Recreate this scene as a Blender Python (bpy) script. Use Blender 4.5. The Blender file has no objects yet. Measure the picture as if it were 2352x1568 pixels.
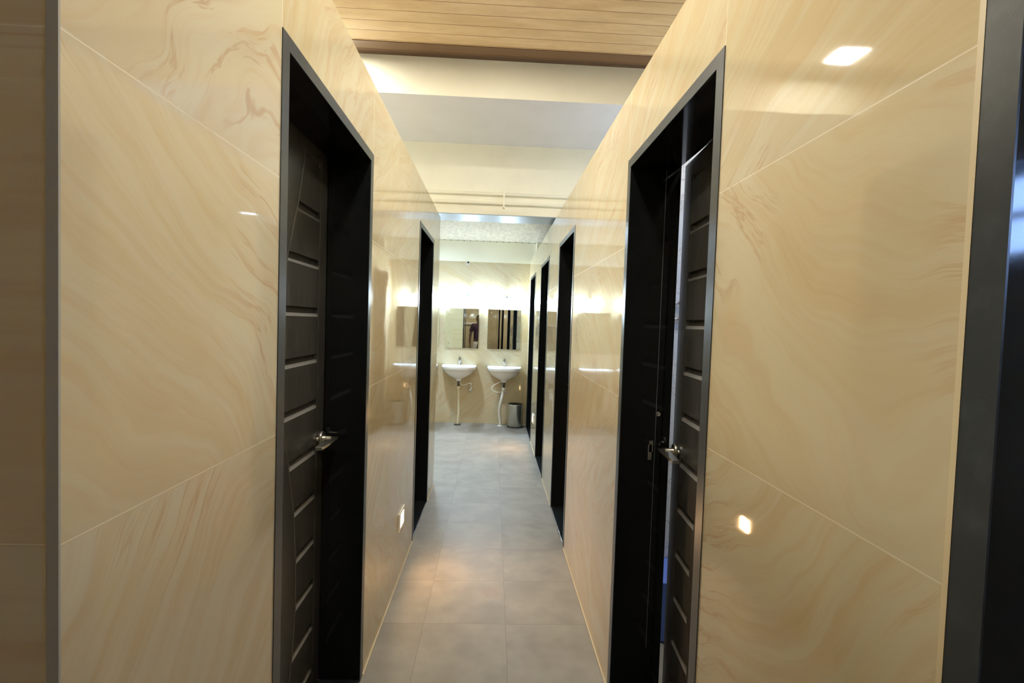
import bpy, bmesh, math, random
from mathutils import Vector, Matrix, Euler
random.seed(5)
C = bpy.context.scene.collection
PI = math.pi

# ------------------------------------------------------------------ dimensions
XL, XR = -0.496, 0.510          # corridor faces of the two cubicle walls
XO, XE = -2.20, 1.90            # outer walls of the building
YB, YF = -1.60, 7.12            # back wall, wash wall
YC, YE = 0.58, 4.383            # corners of the left block
WT = 0.20                       # wall thickness
HW = 2.39                       # height of the cubicle walls
HT = 2.345                      # tile height in the wash room
ZW = 3.29                       # wood ceiling
HD = 2.12                       # outer height of the granite door frames
LD = [(1.145, 1.985), (3.225, 3.972)]
RD = [(-0.33, 0.507), (1.120, 1.917), (3.160, 3.910), (4.607, 5.393), (6.075, 6.895)]

# ------------------------------------------------------------------ materials
def newmat(name):
    m = bpy.data.materials.new(name); m.use_nodes = True
    nt = m.node_tree
    for n in list(nt.nodes): nt.nodes.remove(n)
    o = nt.nodes.new('ShaderNodeOutputMaterial'); p = nt.nodes.new('ShaderNodeBsdfPrincipled')
    nt.links.new(p.outputs[0], o.inputs[0])
    return m, nt, p
def simple(name, col, rough=.5, metal=0, spec=.5, emit=None, es=0, coat=0):
    m, nt, p = newmat(name)
    p.inputs['Base Color'].default_value = (*col, 1)
    p.inputs['Roughness'].default_value = rough
    p.inputs['Metallic'].default_value = metal
    p.inputs['Specular IOR Level'].default_value = spec
    p.inputs['Coat Weight'].default_value = coat
    if emit: p.inputs['Emission Color'].default_value = (*emit, 1); p.inputs['Emission Strength'].default_value = es
    return m
class G:
    """tiny node-graph helper"""
    def __init__(s, nt): s.nt = nt
    def n(s, t, **k):
        x = s.nt.nodes.new(t)
        for a, b in k.items(): setattr(x, a, b)
        return x
    def put(s, sock, v):
        if isinstance(v, bpy.types.NodeSocket): s.nt.links.new(v, sock)
        elif v is not None: sock.default_value = v
    def math(s, op, a, b=None, c=None, clamp=False):
        x = s.n('ShaderNodeMath', operation=op, use_clamp=clamp)
        for i, v in enumerate((a, b, c)): s.put(x.inputs[i], v)
        return x.outputs[0]
    def vmath(s, op, a, b=None, scale=None):
        x = s.n('ShaderNodeVectorMath', operation=op)
        s.put(x.inputs[0], a)
        if b is not None: s.put(x.inputs[1], b)
        if scale is not None: s.put(x.inputs['Scale'], scale)
        return x.outputs[0]
    def noise(s, v, scale, detail=3, rough=.5, col=False):
        x = s.n('ShaderNodeTexNoise'); s.put(x.inputs['Vector'], v)
        x.inputs['Scale'].default_value = scale; x.inputs['Detail'].default_value = detail; x.inputs['Roughness'].default_value = rough
        return x.outputs['Color' if col else 'Fac']
    def mix(s, f, a, b):
        x = s.n('ShaderNodeMix', data_type='RGBA')
        s.put(x.inputs['Factor'], f)
        s.put(x.inputs['A'] if False else x.inputs[6], a if isinstance(a, bpy.types.NodeSocket) else (*a, 1))
        s.put(x.inputs[7], b if isinstance(b, bpy.types.NodeSocket) else (*b, 1))
        return x.outputs[2]
    def ramp(s, v, lo, hi):
        x = s.n('ShaderNodeMapRange', interpolation_type='SMOOTHSTEP')
        s.put(x.inputs[0], v); x.inputs[1].default_value = lo; x.inputs[2].default_value = hi
        return x.outputs[0]
    def comb(s, x, y, z):
        c = s.n('ShaderNodeCombineXYZ')
        for i, v in enumerate((x, y, z)): s.put(c.inputs[i], v)
        return c.outputs[0]
    def sep(s, v):
        c = s.n('ShaderNodeSeparateXYZ'); s.put(c.inputs[0], v); return c.outputs
    def bump(s, p, h, strength, dist):
        b = s.n('ShaderNodeBump'); b.inputs['Strength'].default_value = strength; b.inputs['Distance'].default_value = dist
        s.put(b.inputs['Height'], h); s.nt.links.new(b.outputs[0], p.inputs['Normal'])
    def line(s, c, at, w):
        """1 on a line of half width w at coordinate c == at"""
        d = s.math('ABSOLUTE', s.math('SUBTRACT', c, at))
        return s.math('LESS_THAN', d, w)

def tile_mat(name, axis, joints, seed, veil=1.0):
    m, nt, p = newmat(name); g = G(nt)
    pos = g.n('ShaderNodeNewGeometry').outputs['Position']
    X, Y, Z = g.sep(pos)
    u = Y if axis == 'y' else X
    row = g.math('FLOOR', g.math('DIVIDE', g.math('ADD', Z, .001), .5965))
    col = g.math('FLOOR', g.math('DIVIDE', g.math('ADD', u, joints[0] * -1 + 12), 1.2))
    off = g.math('ADD', g.math('MULTIPLY', row, 3.71), g.math('MULTIPLY', col, 7.13))
    base = g.comb(u, Z, g.math('ADD', off, seed))
    w1 = g.vmath('SCALE', g.vmath('SUBTRACT', g.noise(base, .8, 2, .45, True), (.5, .5, .5)), scale=1.0)
    w2 = g.vmath('SCALE', g.vmath('SUBTRACT', g.noise(base, 4.5, 2, .5, True), (.5, .5, .5)), scale=.10)
    wp = g.vmath('ADD', g.vmath('ADD', base, w1), w2)
    wx, wy, wz = g.sep(wp)
    sgn = g.math('SUBTRACT', g.math('MULTIPLY', g.math('FLOORED_MODULO', g.math('ADD', row, seed), 2), 1.6), .8)
    a = g.math('ADD', g.math('MULTIPLY', wx, sgn), wy)          # across the flow
    b = g.math('SUBTRACT', wx, g.math('MULTIPLY', wy, sgn))     # along the flow
    st = g.comb(g.math('MULTIPLY', a, 13), g.math('MULTIPLY', b, 1.1), wz)
    n1 = g.noise(st, 1.0, 5, .62)
    st2 = g.comb(g.math('MULTIPLY', a, 46), g.math('MULTIPLY', b, 3.0), wz)
    n2 = g.noise(st2, 1.0, 3, .6)
    cl = g.noise(base, 2.0, 3, .55)
    thin = g.math('SUBTRACT', 1.0, g.ramp(g.math('ABSOLUTE', g.math('SUBTRACT', n1, .53)), 0, .028))
    thin = g.math('MULTIPLY', thin, g.ramp(cl, .47, .64))
    c0 = (.560, .490, .325); c1 = (.545, .440, .262); c2 = (.61, .555, .405)
    colr = g.mix(g.ramp(n1, .38, .66), c0, c1)
    colr = g.mix(g.math('MULTIPLY', g.ramp(cl, .4, .7), .55), colr, c2)
    colr = g.mix(g.math('MULTIPLY', g.ramp(n2, .42, .68), .26), colr, (.50, .33, .18))
    colr = g.mix(g.math('MULTIPLY', thin, .50), colr, (.43, .25, .13))
    jm = None
    for z in (1.195, 1.785):
        l = g.line(Z, z, .0010)
        jm = l if jm is None else g.math('MAXIMUM', jm, l)
    for j in joints:
        jm = g.math('MAXIMUM', jm, g.line(u, j, .0008))
    colr = g.mix(g.math('MULTIPLY', jm, .34), colr, (.80, .74, .60))
    nt.links.new(colr, p.inputs['Base Color'])
    g.put(p.inputs['Roughness'], g.math('MULTIPLY_ADD', jm, .4, .035))
    p.inputs['IOR'].default_value = 1.52
    h = g.math('SUBTRACT', g.noise(pos, 3.2, 1, .4), g.math('MULTIPLY', jm, .06))
    g.bump(p, h, .35, .004)
    return m

def granite_mat(name, base, fleck, rough, spk=.66):
    m, nt, p = newmat(name); g = G(nt)
    pos = g.n('ShaderNodeNewGeometry').outputs['Position']
    n = g.noise(pos, 420, 2, .6); n2 = g.noise(pos, 24, 4, .6)
    c = g.mix(g.ramp(n, spk, spk + .1), base, fleck)
    c = g.mix(g.math('MULTIPLY', g.ramp(n2, .45, .75), .45), c, tuple(x * 1.9 for x in base))
    nt.links.new(c, p.inputs['Base Color'])
    g.put(p.inputs['Roughness'], g.math('MULTIPLY_ADD', n2, .06, rough - .03))
    return m

def leaf_mat():
    m, nt, p = newmat('charcoal_woodgrain'); g = G(nt)
    pos = g.n('ShaderNodeTexCoord').outputs['Object']
    x, y, z = g.sep(pos)
    v = g.comb(g.math('MULTIPLY', x, 200), g.math('MULTIPLY', y, 260), g.math('MULTIPLY', z, 7))
    n = g.noise(v, 1, 3, .6)
    c = g.mix(g.ramp(n, .3, .75), (.021, .020, .018), (.062, .060, .053))
    nt.links.new(c, p.inputs['Base Color']); p.inputs['Roughness'].default_value = .27; p.inputs['IOR'].default_value = 1.6
    g.bump(p, n, .25, .001)
    return m

def floor_mat():
    m, nt, p = newmat('grey_floor_tile'); g = G(nt)
    pos = g.n('ShaderNodeNewGeometry').outputs['Position']
    X, Y, Z = g.sep(pos)
    fx = g.math('DIVIDE', g.math('ADD', X, .2725 + 4), .398)
    fy = g.math('DIVIDE', g.math('SUBTRACT', Y, 2.339 - 8), .4)
    dx = g.math('ABSOLUTE', g.math('SUBTRACT', g.math('FRACT', g.math('ADD', fx, .5)), .5))
    dy = g.math('ABSOLUTE', g.math('SUBTRACT', g.math('FRACT', g.math('ADD', fy, .5)), .5))
    joint = g.math('MAXIMUM', g.math('LESS_THAN', dx, .0042), g.math('LESS_THAN', dy, .0042))
    wn = g.n('ShaderNodeTexWhiteNoise', noise_dimensions='2D')
    g.put(wn.inputs['Vector'], g.comb(g.math('FLOOR', fx), g.math('FLOOR', fy), 0))
    rnd = wn.outputs['Value']
    c3 = g.comb(X, Y, g.math('MULTIPLY', rnd, 20))
    n = g.noise(c3, 5, 5, .62); n2 = g.noise(c3, 40, 4, .7)
    c = g.mix(g.ramp(n, .32, .68), (.240, .220, .188), (.330, .308, .270))
    c = g.mix(g.math('MULTIPLY', g.ramp(n2, .4, .7), .3), c, (.23, .20, .165))
    c = g.mix(g.math('MULTIPLY', rnd, .18), c, (.39, .35, .30))
    c = g.mix(g.math('MULTIPLY', joint, .55), c, (.17, .145, .12))
    # a faint brown scuff on the third tile
    d = g.vmath('SUBTRACT', pos, (.035, 2.62, 0)); ln = g.n('ShaderNodeVectorMath', operation='LENGTH'); g.put(ln.inputs[0], d)
    c = g.mix(g.math('MULTIPLY', g.math('SUBTRACT', 1, g.ramp(ln.outputs['Value'], .03, .075)), .25), c, (.24, .15, .11))
    nt.links.new(c, p.inputs['Base Color'])
    g.put(p.inputs['Roughness'], g.math('MULTIPLY_ADD', n, .15, .42)); p.inputs['Specular IOR Level'].default_value = .35
    g.bump(p, g.math('SUBTRACT', g.math('MULTIPLY', n2, .15), joint), .25, .0015)
    return m

def plank_mat(name, axis, pitch, phase, ca, cb, cg, rough, gw=.03, grain=(1.2, 26), bumpd=.003):
    m, nt, p = newmat(name); g = G(nt)
    pos = g.n('ShaderNodeNewGeometry').outputs['Position']
    X, Y, Z = g.sep(pos)
    across, along = (Y, X) if axis == 'x' else (X, Y)
    f = g.math('DIVIDE', g.math('ADD', across, phase + 10), pitch)
    fr = g.math('FRACT', f); idx = g.math('FLOOR', f)
    v = g.comb(g.math('MULTIPLY', along, grain[0]), g.math('MULTIPLY', across, grain[1]), g.math('MULTIPLY', idx, 2.37))
    n = g.noise(v, 1, 6, .62); n2 = g.noise(v, 2.6, 3, .6)
    c = g.mix(g.ramp(n, .34, .66), ca, cb)
    c = g.mix(g.math('MULTIPLY', g.ramp(n2, .5, .75), .35), c, tuple(x * .84 for x in cb))
    d = g.math('MINIMUM', fr, g.math('SUBTRACT', 1, fr))
    groove = g.math('SUBTRACT', 1, g.ramp(d, gw * .3, gw))
    c = g.mix(g.math('MULTIPLY', groove, .8), c, cg)
    nt.links.new(c, p.inputs['Base Color']); p.inputs['Roughness'].default_value = rough
    g.bump(p, g.math('MULTIPLY', groove, -1), .8, bumpd)
    return m

def paint_mat(name, col, amt=.05):
    m, nt, p = newmat(name); g = G(nt)
    pos = g.n('ShaderNodeNewGeometry').outputs['Position']
    n = g.noise(pos, 3, 4, .6)
    c = g.mix(g.math('MULTIPLY', g.ramp(n, .4, .75), 1.0), col, tuple(x * (1 - amt) for x in col))
    nt.links.new(c, p.inputs['Base Color']); p.inputs['Roughness'].default_value = .42
    g.bump(p, g.noise(pos, 14, 4, .6), .12, .003)
    return m

def marble_mat():
    m, nt, p = newmat('white_veined_marble_tile'); g = G(nt)
    pos = g.n('ShaderNodeNewGeometry').outputs['Position']
    X, Y, Z = g.sep(pos)
    n = g.noise(pos, 5, 4, .6); w = g.vmath('ADD', pos, g.vmath('SCALE', g.noise(pos, 4, 3, .5, True), scale=.35))
    vv = g.noise(w, 7, 5, .6)
    vein = g.math('SUBTRACT', 1, g.ramp(g.math('ABSOLUTE', g.math('SUBTRACT', vv, .5)), 0, .02))
    c = g.mix(g.math('MULTIPLY', vein, .6), (.52, .54, .56), (.24, .23, .22))
    c = g.mix(g.math('MULTIPLY', g.ramp(n, .5, .7), .3), c, (.42, .44, .47))
    zz = g.math('FRACT', g.math('DIVIDE', Z, .3))
    c = g.mix(g.math('LESS_THAN', zz, .01), c, (.4, .4, .4))
    nt.links.new(c, p.inputs['Base Color']); p.inputs['Roughness'].default_value = .12
    return m

M = {}
M['tileL'] = tile_mat('sand_marble_tile_left', 'y', [1.145, 1.985, 3.225, 4.1], 1.0)
M['tileR'] = tile_mat('sand_marble_tile_right', 'y', [1.120, 1.917, 3.160, 5.203, 6.153], 4.0)
M['tileX'] = tile_mat('sand_marble_tile_cross', 'x', [-2.0, -2.0], 8.0)
M['granite'] = granite_mat('polished_black_granite', (.0075, .0080, .0078), (.030, .032, .030), .08)
M['honed'] = granite_mat('sawn_granite_edge', (.036, .042, .046), (.08, .09, .10), .30)
M['thresh'] = granite_mat('black_granite_sill', (.014, .016, .018), (.05, .055, .06), .2)
M['leaf'] = leaf_mat()
M['floor'] = floor_mat()
M['ledge_light'] = simple('painted_highlight_ledge', (.115, .11, .10), .55)  # lighter grey paints the lit highlight lines onto the groove ledges
M['wood'] = plank_mat('wood_look_ceiling_panel', 'x', .105, .045, (.70, .52, .285), (.60, .42, .215), (.24, .12, .05), .25, .03, (2.6, 10))
M['woodtrim'] = simple('dark_wood_ceiling_edge', (.15, .082, .036), .35)
M['woodtrim2'] = simple('darkest_wood_ceiling_edge', (.085, .045, .02), .4)
M['pvc'] = plank_mat('pale_ceiling_panel', 'y', .0935, .0, (.66, .60, .49), (.54, .485, .385), (.54, .485, .385), .25, .02, (6, 22), .0006)
M['cream'] = paint_mat('cream_wall_paint', (.86, .84, .69))
M['lilac'] = paint_mat('cool_bounce_soffit_tint', (.76, .78, .83))  # cool bounce light on the beam underside put into its colour
M['soffit'] = simple('pale_polished_soffit', (.26, .32, .37), .42, .15)
M['marble'] = marble_mat()
M['edge'] = simple('tile_edge', (.34, .33, .28), .3)
M['chrome'] = simple('chrome', (.75, .76, .77), .08, 1)
M['steel'] = simple('brushed_steel', (.62, .60, .53), .30, 1)
M['ceramic'] = simple('white_ceramic', (.83, .84, .84), .08, coat=.4)
M['mirror'] = simple('mirror_glass', (.86, .91, .85), .004, 1)
M['mirroredge'] = simple('mirror_edge', (.25, .33, .30), .2)
M['plastic'] = simple('white_plastic', (.72, .70, .64), .4)
M['cordcream'] = simple('cream_flexible_pipe', (.66, .61, .42), .45)
M['black'] = simple('black_plastic', (.012, .012, .013), .4)
M['rubber'] = simple('black_rubber', (.02, .02, .02), .7)
M['lampon'] = simple('lit_wash_lamp', (1, 1, 1), .5, emit=(.60, .79, 1.0), es=340)
M['panelon'] = simple('lit_ceiling_panel', (1, 1, 1), .5, emit=(1.0, .96, .85), es=98)
M['stepon'] = simple('lit_step_lamp', (1, 1, 1), .5, emit=(1.0, .60, .28), es=80)
M['skin'] = simple('brown_skin', (.11, .060, .038), .5)
M['hair'] = simple('black_hair', (.012, .010, .010), .7)
M['shirt'] = simple('purple_shirt', (.042, .018, .042), .8)
M['trousers'] = simple('white_trousers', (.72, .68, .62), .85)
M['shoe'] = simple('dark_shoe', (.03, .025, .02), .5)
M['eye'] = simple('eye_white', (.45, .43, .40), .4)
M['lip'] = simple('lips', (.15, .06, .05), .5)
M['blueplastic'] = simple('blue_plastic', (.12, .24, .75), .35)
M['dullmetal'] = simple('dull_screw_metal', (.10, .11, .10), .4, .7)
M['glass'] = None
m, nt, p = newmat('window_glass'); p.inputs['Base Color'].default_value = (.85, .92, 1, 1); p.inputs['Roughness'].default_value = .02
p.inputs['Transmission Weight'].default_value = 1; p.inputs['IOR'].default_value = 1.02; M['glass'] = m

# ------------------------------------------------------------------ helpers
def B(): return bmesh.new()
def box(bm, x0, x1, y0, y1, z0, z1, mi=0):
    vs = [bm.verts.new((x, y, z)) for z in (z0, z1) for x, y in ((x0, y0), (x1, y0), (x1, y1), (x0, y1))]
    for f in ((3, 2, 1, 0), (4, 5, 6, 7), (0, 1, 5, 4), (1, 2, 6, 5), (2, 3, 7, 6), (3, 0, 4, 7)):
        fc = bm.faces.new([vs[i] for i in f]); fc.material_index = mi
    return vs
def tube(bm, pts, r, seg=12, caps=True, mi=0):
    pts = [Vector(p) for p in pts]; n = len(pts)
    rs = r if isinstance(r, (list, tuple)) else [r] * n
    rings = []; prev = None
    for i, p in enumerate(pts):
        t = (pts[min(i + 1, n - 1)] - pts[max(i - 1, 0)]).normalized()
        if prev is None:
            a = t.orthogonal().normalized()
        else:
            a = (prev - t * prev.dot(t)).normalized()
        prev = a; b = t.cross(a)
        rings.append([bm.verts.new(p + (a * math.cos(k * 2 * PI / seg) + b * math.sin(k * 2 * PI / seg)) * rs[i]) for k in range(seg)])
    for i in range(n - 1):
        for k in range(seg):
            f = bm.faces.new((rings[i][k], rings[i][(k + 1) % seg], rings[i + 1][(k + 1) % seg], rings[i + 1][k])); f.smooth = True; f.material_index = mi
    if caps:
        bm.faces.new(rings[0][::-1]).material_index = mi; bm.faces.new(rings[-1]).material_index = mi
def lathe(bm, prof, c=(0, 0, 0), axis='z', seg=32, mi=0, smooth=True):
    """prof: (radius, height) pairs, turned about an axis through c"""
    def P(r, h, a):
        u, v = r * math.cos(a), r * math.sin(a)
        return {'z': (c[0] + u, c[1] + v, c[2] + h), 'y': (c[0] + u, c[1] + h, c[2] + v), 'x': (c[0] + h, c[1] + u, c[2] + v)}[axis]
    rings = []
    for r, h in prof:
        if r < 1e-6: rings.append([bm.verts.new(P(0, h, 0))])
        else: rings.append([bm.verts.new(P(r, h, k * 2 * PI / seg)) for k in range(seg)])
    for a, b in zip(rings, rings[1:]):
        for k in range(seg):
            k2 = (k + 1) % seg
            q = [a[k % len(a)], a[k2 % len(a)], b[k2 % len(b)], b[k % len(b)]]
            q = [v for i, v in enumerate(q) if v not in q[:i]]
            if len(q) > 2:
                f = bm.faces.new(q); f.smooth = smooth; f.material_index = mi
def obj(name, bm, mats, parent=None, bevel=0, loc=None):
    bmesh.ops.recalc_face_normals(bm, faces=bm.faces)
    me = bpy.data.meshes.new(name); bm.to_mesh(me); bm.free()
    for m_ in (mats if isinstance(mats, (list, tuple)) else [mats]): me.materials.append(m_)
    o = bpy.data.objects.new(name, me); C.objects.link(o)
    if parent: o.parent = parent
    if bevel:
        b = o.modifiers.new('bevel', 'BEVEL'); b.width = bevel; b.segments = 2; b.limit_method = 'ANGLE'; b.angle_limit = math.radians(40)
    return o
def tag(o, label=None, cat=None, group=None, kind=None):
    if label: o['label'] = label
    if cat: o['category'] = cat
    if group: o['group'] = group
    if kind: o['kind'] = kind
    return o
def thing(name, label, cat, loc=(0, 0, 0), group=None, rz=0):
    o = bpy.data.objects.new(name, None); C.objects.link(o); o.location = loc; o.rotation_euler.z = rz
    o.empty_display_size = .1
    return tag(o, label, cat, group)
def struct(name, bm, mats, label, cat):
    o = obj(name, bm, mats); return tag(o, label, cat, kind='structure')
def dup(root, loc=None, label=None):
    def cp(o, par):
        c = o.copy(); C.objects.link(c); c.parent = par
        for ch in list(o.children): cp(ch, c)
        return c
    r = cp(root, None)
    if loc: r.location = loc
    if label: r['label'] = label
    return r
def L(o, s): o['label'] = s; return o

# ------------------------------------------------------------------ shell
def cubicle_wall(name, mats, xf, sgn, y0, y1, doors, top, label, thick=WT):
    """wall slab with door openings; xf = corridor face, sgn = direction away from the corridor.
    Built from one outline extruded through the wall, so there are no seams."""
    bm = B()
    x2 = xf + sgn * thick
    ys = sorted({y0, y1} | {v for d in doors for v in d if y0 < v < y1})
    V = {}
    def v(x, y, z):
        k = (x, y, z)
        if k not in V: V[k] = bm.verts.new(k)
        return V[k]
    cells = []
    for a, b in zip(ys, ys[1:]):
        mid = (a + b) / 2; hole = any(d[0] < mid < d[1] for d in doors)
        cells.append((a, b, hole))
        for z0, z1 in ((0, HD), (HD, top)):
            if hole and z0 == 0: continue
            for x in (xf, x2): bm.faces.new((v(x, a, z0), v(x, b, z0), v(x, b, z1), v(x, a, z1))).material_index = int(x == x2)
        bm.faces.new((v(xf, a, top), v(xf, b, top), v(x2, b, top), v(x2, a, top)))
        zz = HD if hole else 0
        bm.faces.new((v(xf, a, zz), v(xf, b, zz), v(x2, b, zz), v(x2, a, zz)))
    bm.faces.new((v(xf, y0, HD), v(x2, y0, HD), v(x2, y0, top), v(xf, y0, top))); bm.faces.new((v(xf, y1, HD), v(x2, y1, HD), v(x2, y1, top), v(xf, y1, top)))
    holes = [False] + [c[2] for c in cells] + [False]
    solid = [None] + [not c[2] for c in cells] + [None]
    for i, y in enumerate(ys):
        l = cells[i - 1][2] if i else True; r = cells[i][2] if i < len(cells) else True
        if l != r: bm.faces.new((v(xf, y, 0), v(x2, y, 0), v(x2, y, HD), v(xf, y, HD)))
    return struct(name, bm, mats, label, 'wall')

wl = cubicle_wall('wall_left', [M['tileL'], M['marble']], XL, -1, YC, YE, LD, HW, 'sand marble tiled cubicle wall on the left with two black doorways')
wr = cubicle_wall('wall_right', [M['tileR'], M['marble']], XR, 1, YB, YF, RD, HW, 'sand marble tiled cubicle wall on the right with a row of black doorways')
# the wall facing the camera left of the corridor, and the end of the block towards the wash basins
bm = B(); box(bm, XO, XL - WT, YC, YC + .15, 0, HW)
struct('wall_front_left', bm, M['tileX'], 'shaded sand marble wall facing the camera at the far left edge', 'wall')
bm = B(); box(bm, XO, XL - WT, YE - .15, YE, 0, HW)
struct('wall_block_end', bm, M['tileX'], 'tiled end of the left cubicle block facing the wash basins', 'wall')
bm = B(); box(bm, XO, XE, YF, YF + .2, 0, HT)
struct('wall_far', bm, M['tileX'], 'sand marble tiled far wall behind wash basins and mirrors', 'wall')
bm = B(); box(bm, XO, XE, YF, YF + .2, HT, 3.5); box(bm, .592, .72, YF - .07, YF, HW, 2.65)
struct('wall_far_upper', bm, M['cream'], 'cream painted strip above the tiles of the far wall', 'wall')
bm = B(); box(bm, XO, XE, YB - .2, YB, 0, HW, 0); box(bm, XO, XE, YB - .2, YB, HW, 3.5, 1)
struct('wall_back', bm, [M['tileX'], M['cream']], 'wall behind the photographer seen in the left mirror', 'wall')
bm = B(); box(bm, XO - .2, XO, YB, YC, 0, HW, 0); box(bm, XO - .2, XO, YC, YE, 0, HW, 2); box(bm, XO - .2, XO, YE, YF, 0, HW, 0); box(bm, XO - .2, XO, YB, YF, HW, 3.5, 1)
struct('wall_outer_left', bm, [M['tileL'], M['cream'], M['marble']], 'outer wall beyond the left cubicles', 'wall')
# outer right wall with two small high windows
wins = [(-1.30, -.40, 1.78, 2.12), (1.25, 1.95, 1.80, 2.12)]
bm = B()
ys = [YB, wins[0][0], wins[0][1], wins[1][0], wins[1][1], YF]
for i in range(5):
    if i in (1, 3):
        box(bm, XE, XE + .2, ys[i], ys[i + 1], 0, wins[i // 2][2]); box(bm, XE, XE + .2, ys[i], ys[i + 1], wins[i // 2][3], 3.5)
    else: box(bm, XE, XE + .2, ys[i], ys[i + 1], 0, 3.5)
struct('wall_outer_right', bm, M['marble'], 'white veined marble outer wall of the right cubicles', 'wall')
for i, (a, b, c, d) in enumerate(wins):
    w = tag(thing(f'window_{i+1}', 'small high window in the outer wall of a right cubicle', 'window', (XE + .1, (a + b) / 2, c)), kind='structure')
    bm = B(); h = (b - a) / 2; t = .025; zm = (d - c) * .5
    box(bm, -.02, .02, -h, h, 0, t); box(bm, -.02, .02, -h, h, d - c - t, d - c)
    box(bm, -.02, .02, -h, -h + t, t, d - c - t); box(bm, -.02, .02, h - t, h, t, d - c - t)
    box(bm, -.02, .02, -h + t, h - t, zm - .012, zm + .012)
    obj('window_frame', bm, M['plastic'], w)
    bm = B(); box(bm, -.003, .003, -h + t, h - t, t, zm - .012); box(bm, -.003, .003, -h + t, h - t, zm + .012, d - c - t)
    obj('pane', bm, M['glass'], w)
# partitions between right cubicles
bm = B(); box(bm, XR + WT, XE, .75, .85, 0, HW)
struct('wall_partition_front', bm, M['marble'], 'white marble partition in front of the open right cubicle', 'wall')
bm = B(); box(bm, XR + WT, XE, 2.42, 2.52, 0, HW)
struct('wall_partition_rear', bm, M['marble'], 'white veined marble partition seen through the ajar right door', 'wall')
# floor
bm = B(); box(bm, XO - .2, XE + .2, YB - .2, YF + .2, -.1, 0)
struct('floor', bm, M['floor'], 'grey stone look floor tiles along the corridor', 'floor')
# wood ceiling with its double edge trim
bm = B(); box(bm, XO, XE, YB, 3.30, ZW, ZW + .03)
struct('ceiling_wood', bm, M['wood'], 'brown wood look panel ceiling above the corridor', 'ceiling')
bm = B(); box(bm, XO, XE, 3.30, 3.395, ZW - .004, ZW + .03, 0); box(bm, XO, XE, 3.395, 3.48, ZW + .008, ZW + .03, 1)
box(bm, XO, XE, 3.392, 3.402, ZW - .006, ZW + .01, 0)
struct('trim_1', bm, [M['woodtrim'], M['woodtrim2']], 'dark brown edge strip closing the wood ceiling against the cream beam', 'ceiling trim')
bm = B()
box(bm, XO, XE, 3.48, YE, 3.04, 3.5, 0)
for f in bm.faces:
    if f.calc_center_median().z < 3.05: f.material_index = 1
struct('ceiling_beam', bm, [M['cream'], M['lilac']], 'wide cream beam with an underside tinted for cool bounce light crossing above the corridor', 'beam')
bm = B(); box(bm, XO, XE, YE, 4.68, 2.432, 3.5)
struct('wall_lintel', bm, M['cream'], 'cream wall with pipes above the end of the corridor', 'wall')
bm = B(); box(bm, XO, XE, YE, 4.68, 2.425, 2.432)
struct('trim_2', bm, M['soffit'], 'shiny pale blue strip under the cream wall at the corridor end', 'trim')
bm = B(); box(bm, XO, XE, 4.68, YF, 2.65, 2.68)
struct('ceiling_wash', bm, M['pvc'], 'pale grained panel ceiling over the wash basins', 'ceiling')
bm = B(); box(bm, XO - .2, XE + .2, YB - .2, YF + .2, 3.5, 3.6)
struct('ceiling_slab', bm, M['cream'], 'slab above the panel ceilings', 'ceiling')
m, nt, p = newmat('slotted_ceiling_edge'); g = G(nt)
X_, Y_, Z_ = g.sep(g.n('ShaderNodeNewGeometry').outputs['Position'])
fr_ = g.math('FRACT', g.math('DIVIDE', g.math('ADD', X_, 10), .0935))
nt.links.new(g.mix(g.math('LESS_THAN', fr_, .13), (.62, .60, .47), (.05, .04, .03)), p.inputs['Base Color'])
bm = B(); box(bm, XO, XE, YF - .006, YF, 2.640, 2.65)
struct('trim_7', bm, m, 'thin slotted edge where the pale ceiling panels meet the far wall', 'ceiling trim')
# aluminium corner trims of the tile work
bm = B(); box(bm, XL - .0135, XL + .0005, YC - .003, YC + .0, 0, HW)
struct('trim_3', bm, M['edge'], 'grey tile edge strip down the corner of the left wall', 'corner trim')
bm = B(); box(bm, XR - .003, XR + .002, .507, .514, 0, HW)
struct('trim_4', bm, simple('cream_tile_edge', (.62, .52, .33), .4), 'cream tile edge beside the nearest black door frame on the right', 'corner trim')
bm = B()
box(bm, XL, XL + .006, YC, LD[0][0], 0, .004); box(bm, XL, XL + .006, LD[0][1], LD[1][0], 0, .004); box(bm, XL, XL + .006, LD[1][1], YE, 0, .004)
struct('trim_5', bm, simple('grout_line', (.55, .47, .33), .7), 'cream grout line along the foot of the left wall', 'grout line')
bm = B()
for a, b in zip([.507] + [d[1] for d in RD[1:]], [d[0] for d in RD[1:]] + [YF]): box(bm, XR - .006, XR, a, b, 0, .004)
struct('trim_6', bm, bpy.data.materials['grout_line'], 'cream grout line along the foot of the right wall', 'grout line')

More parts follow.
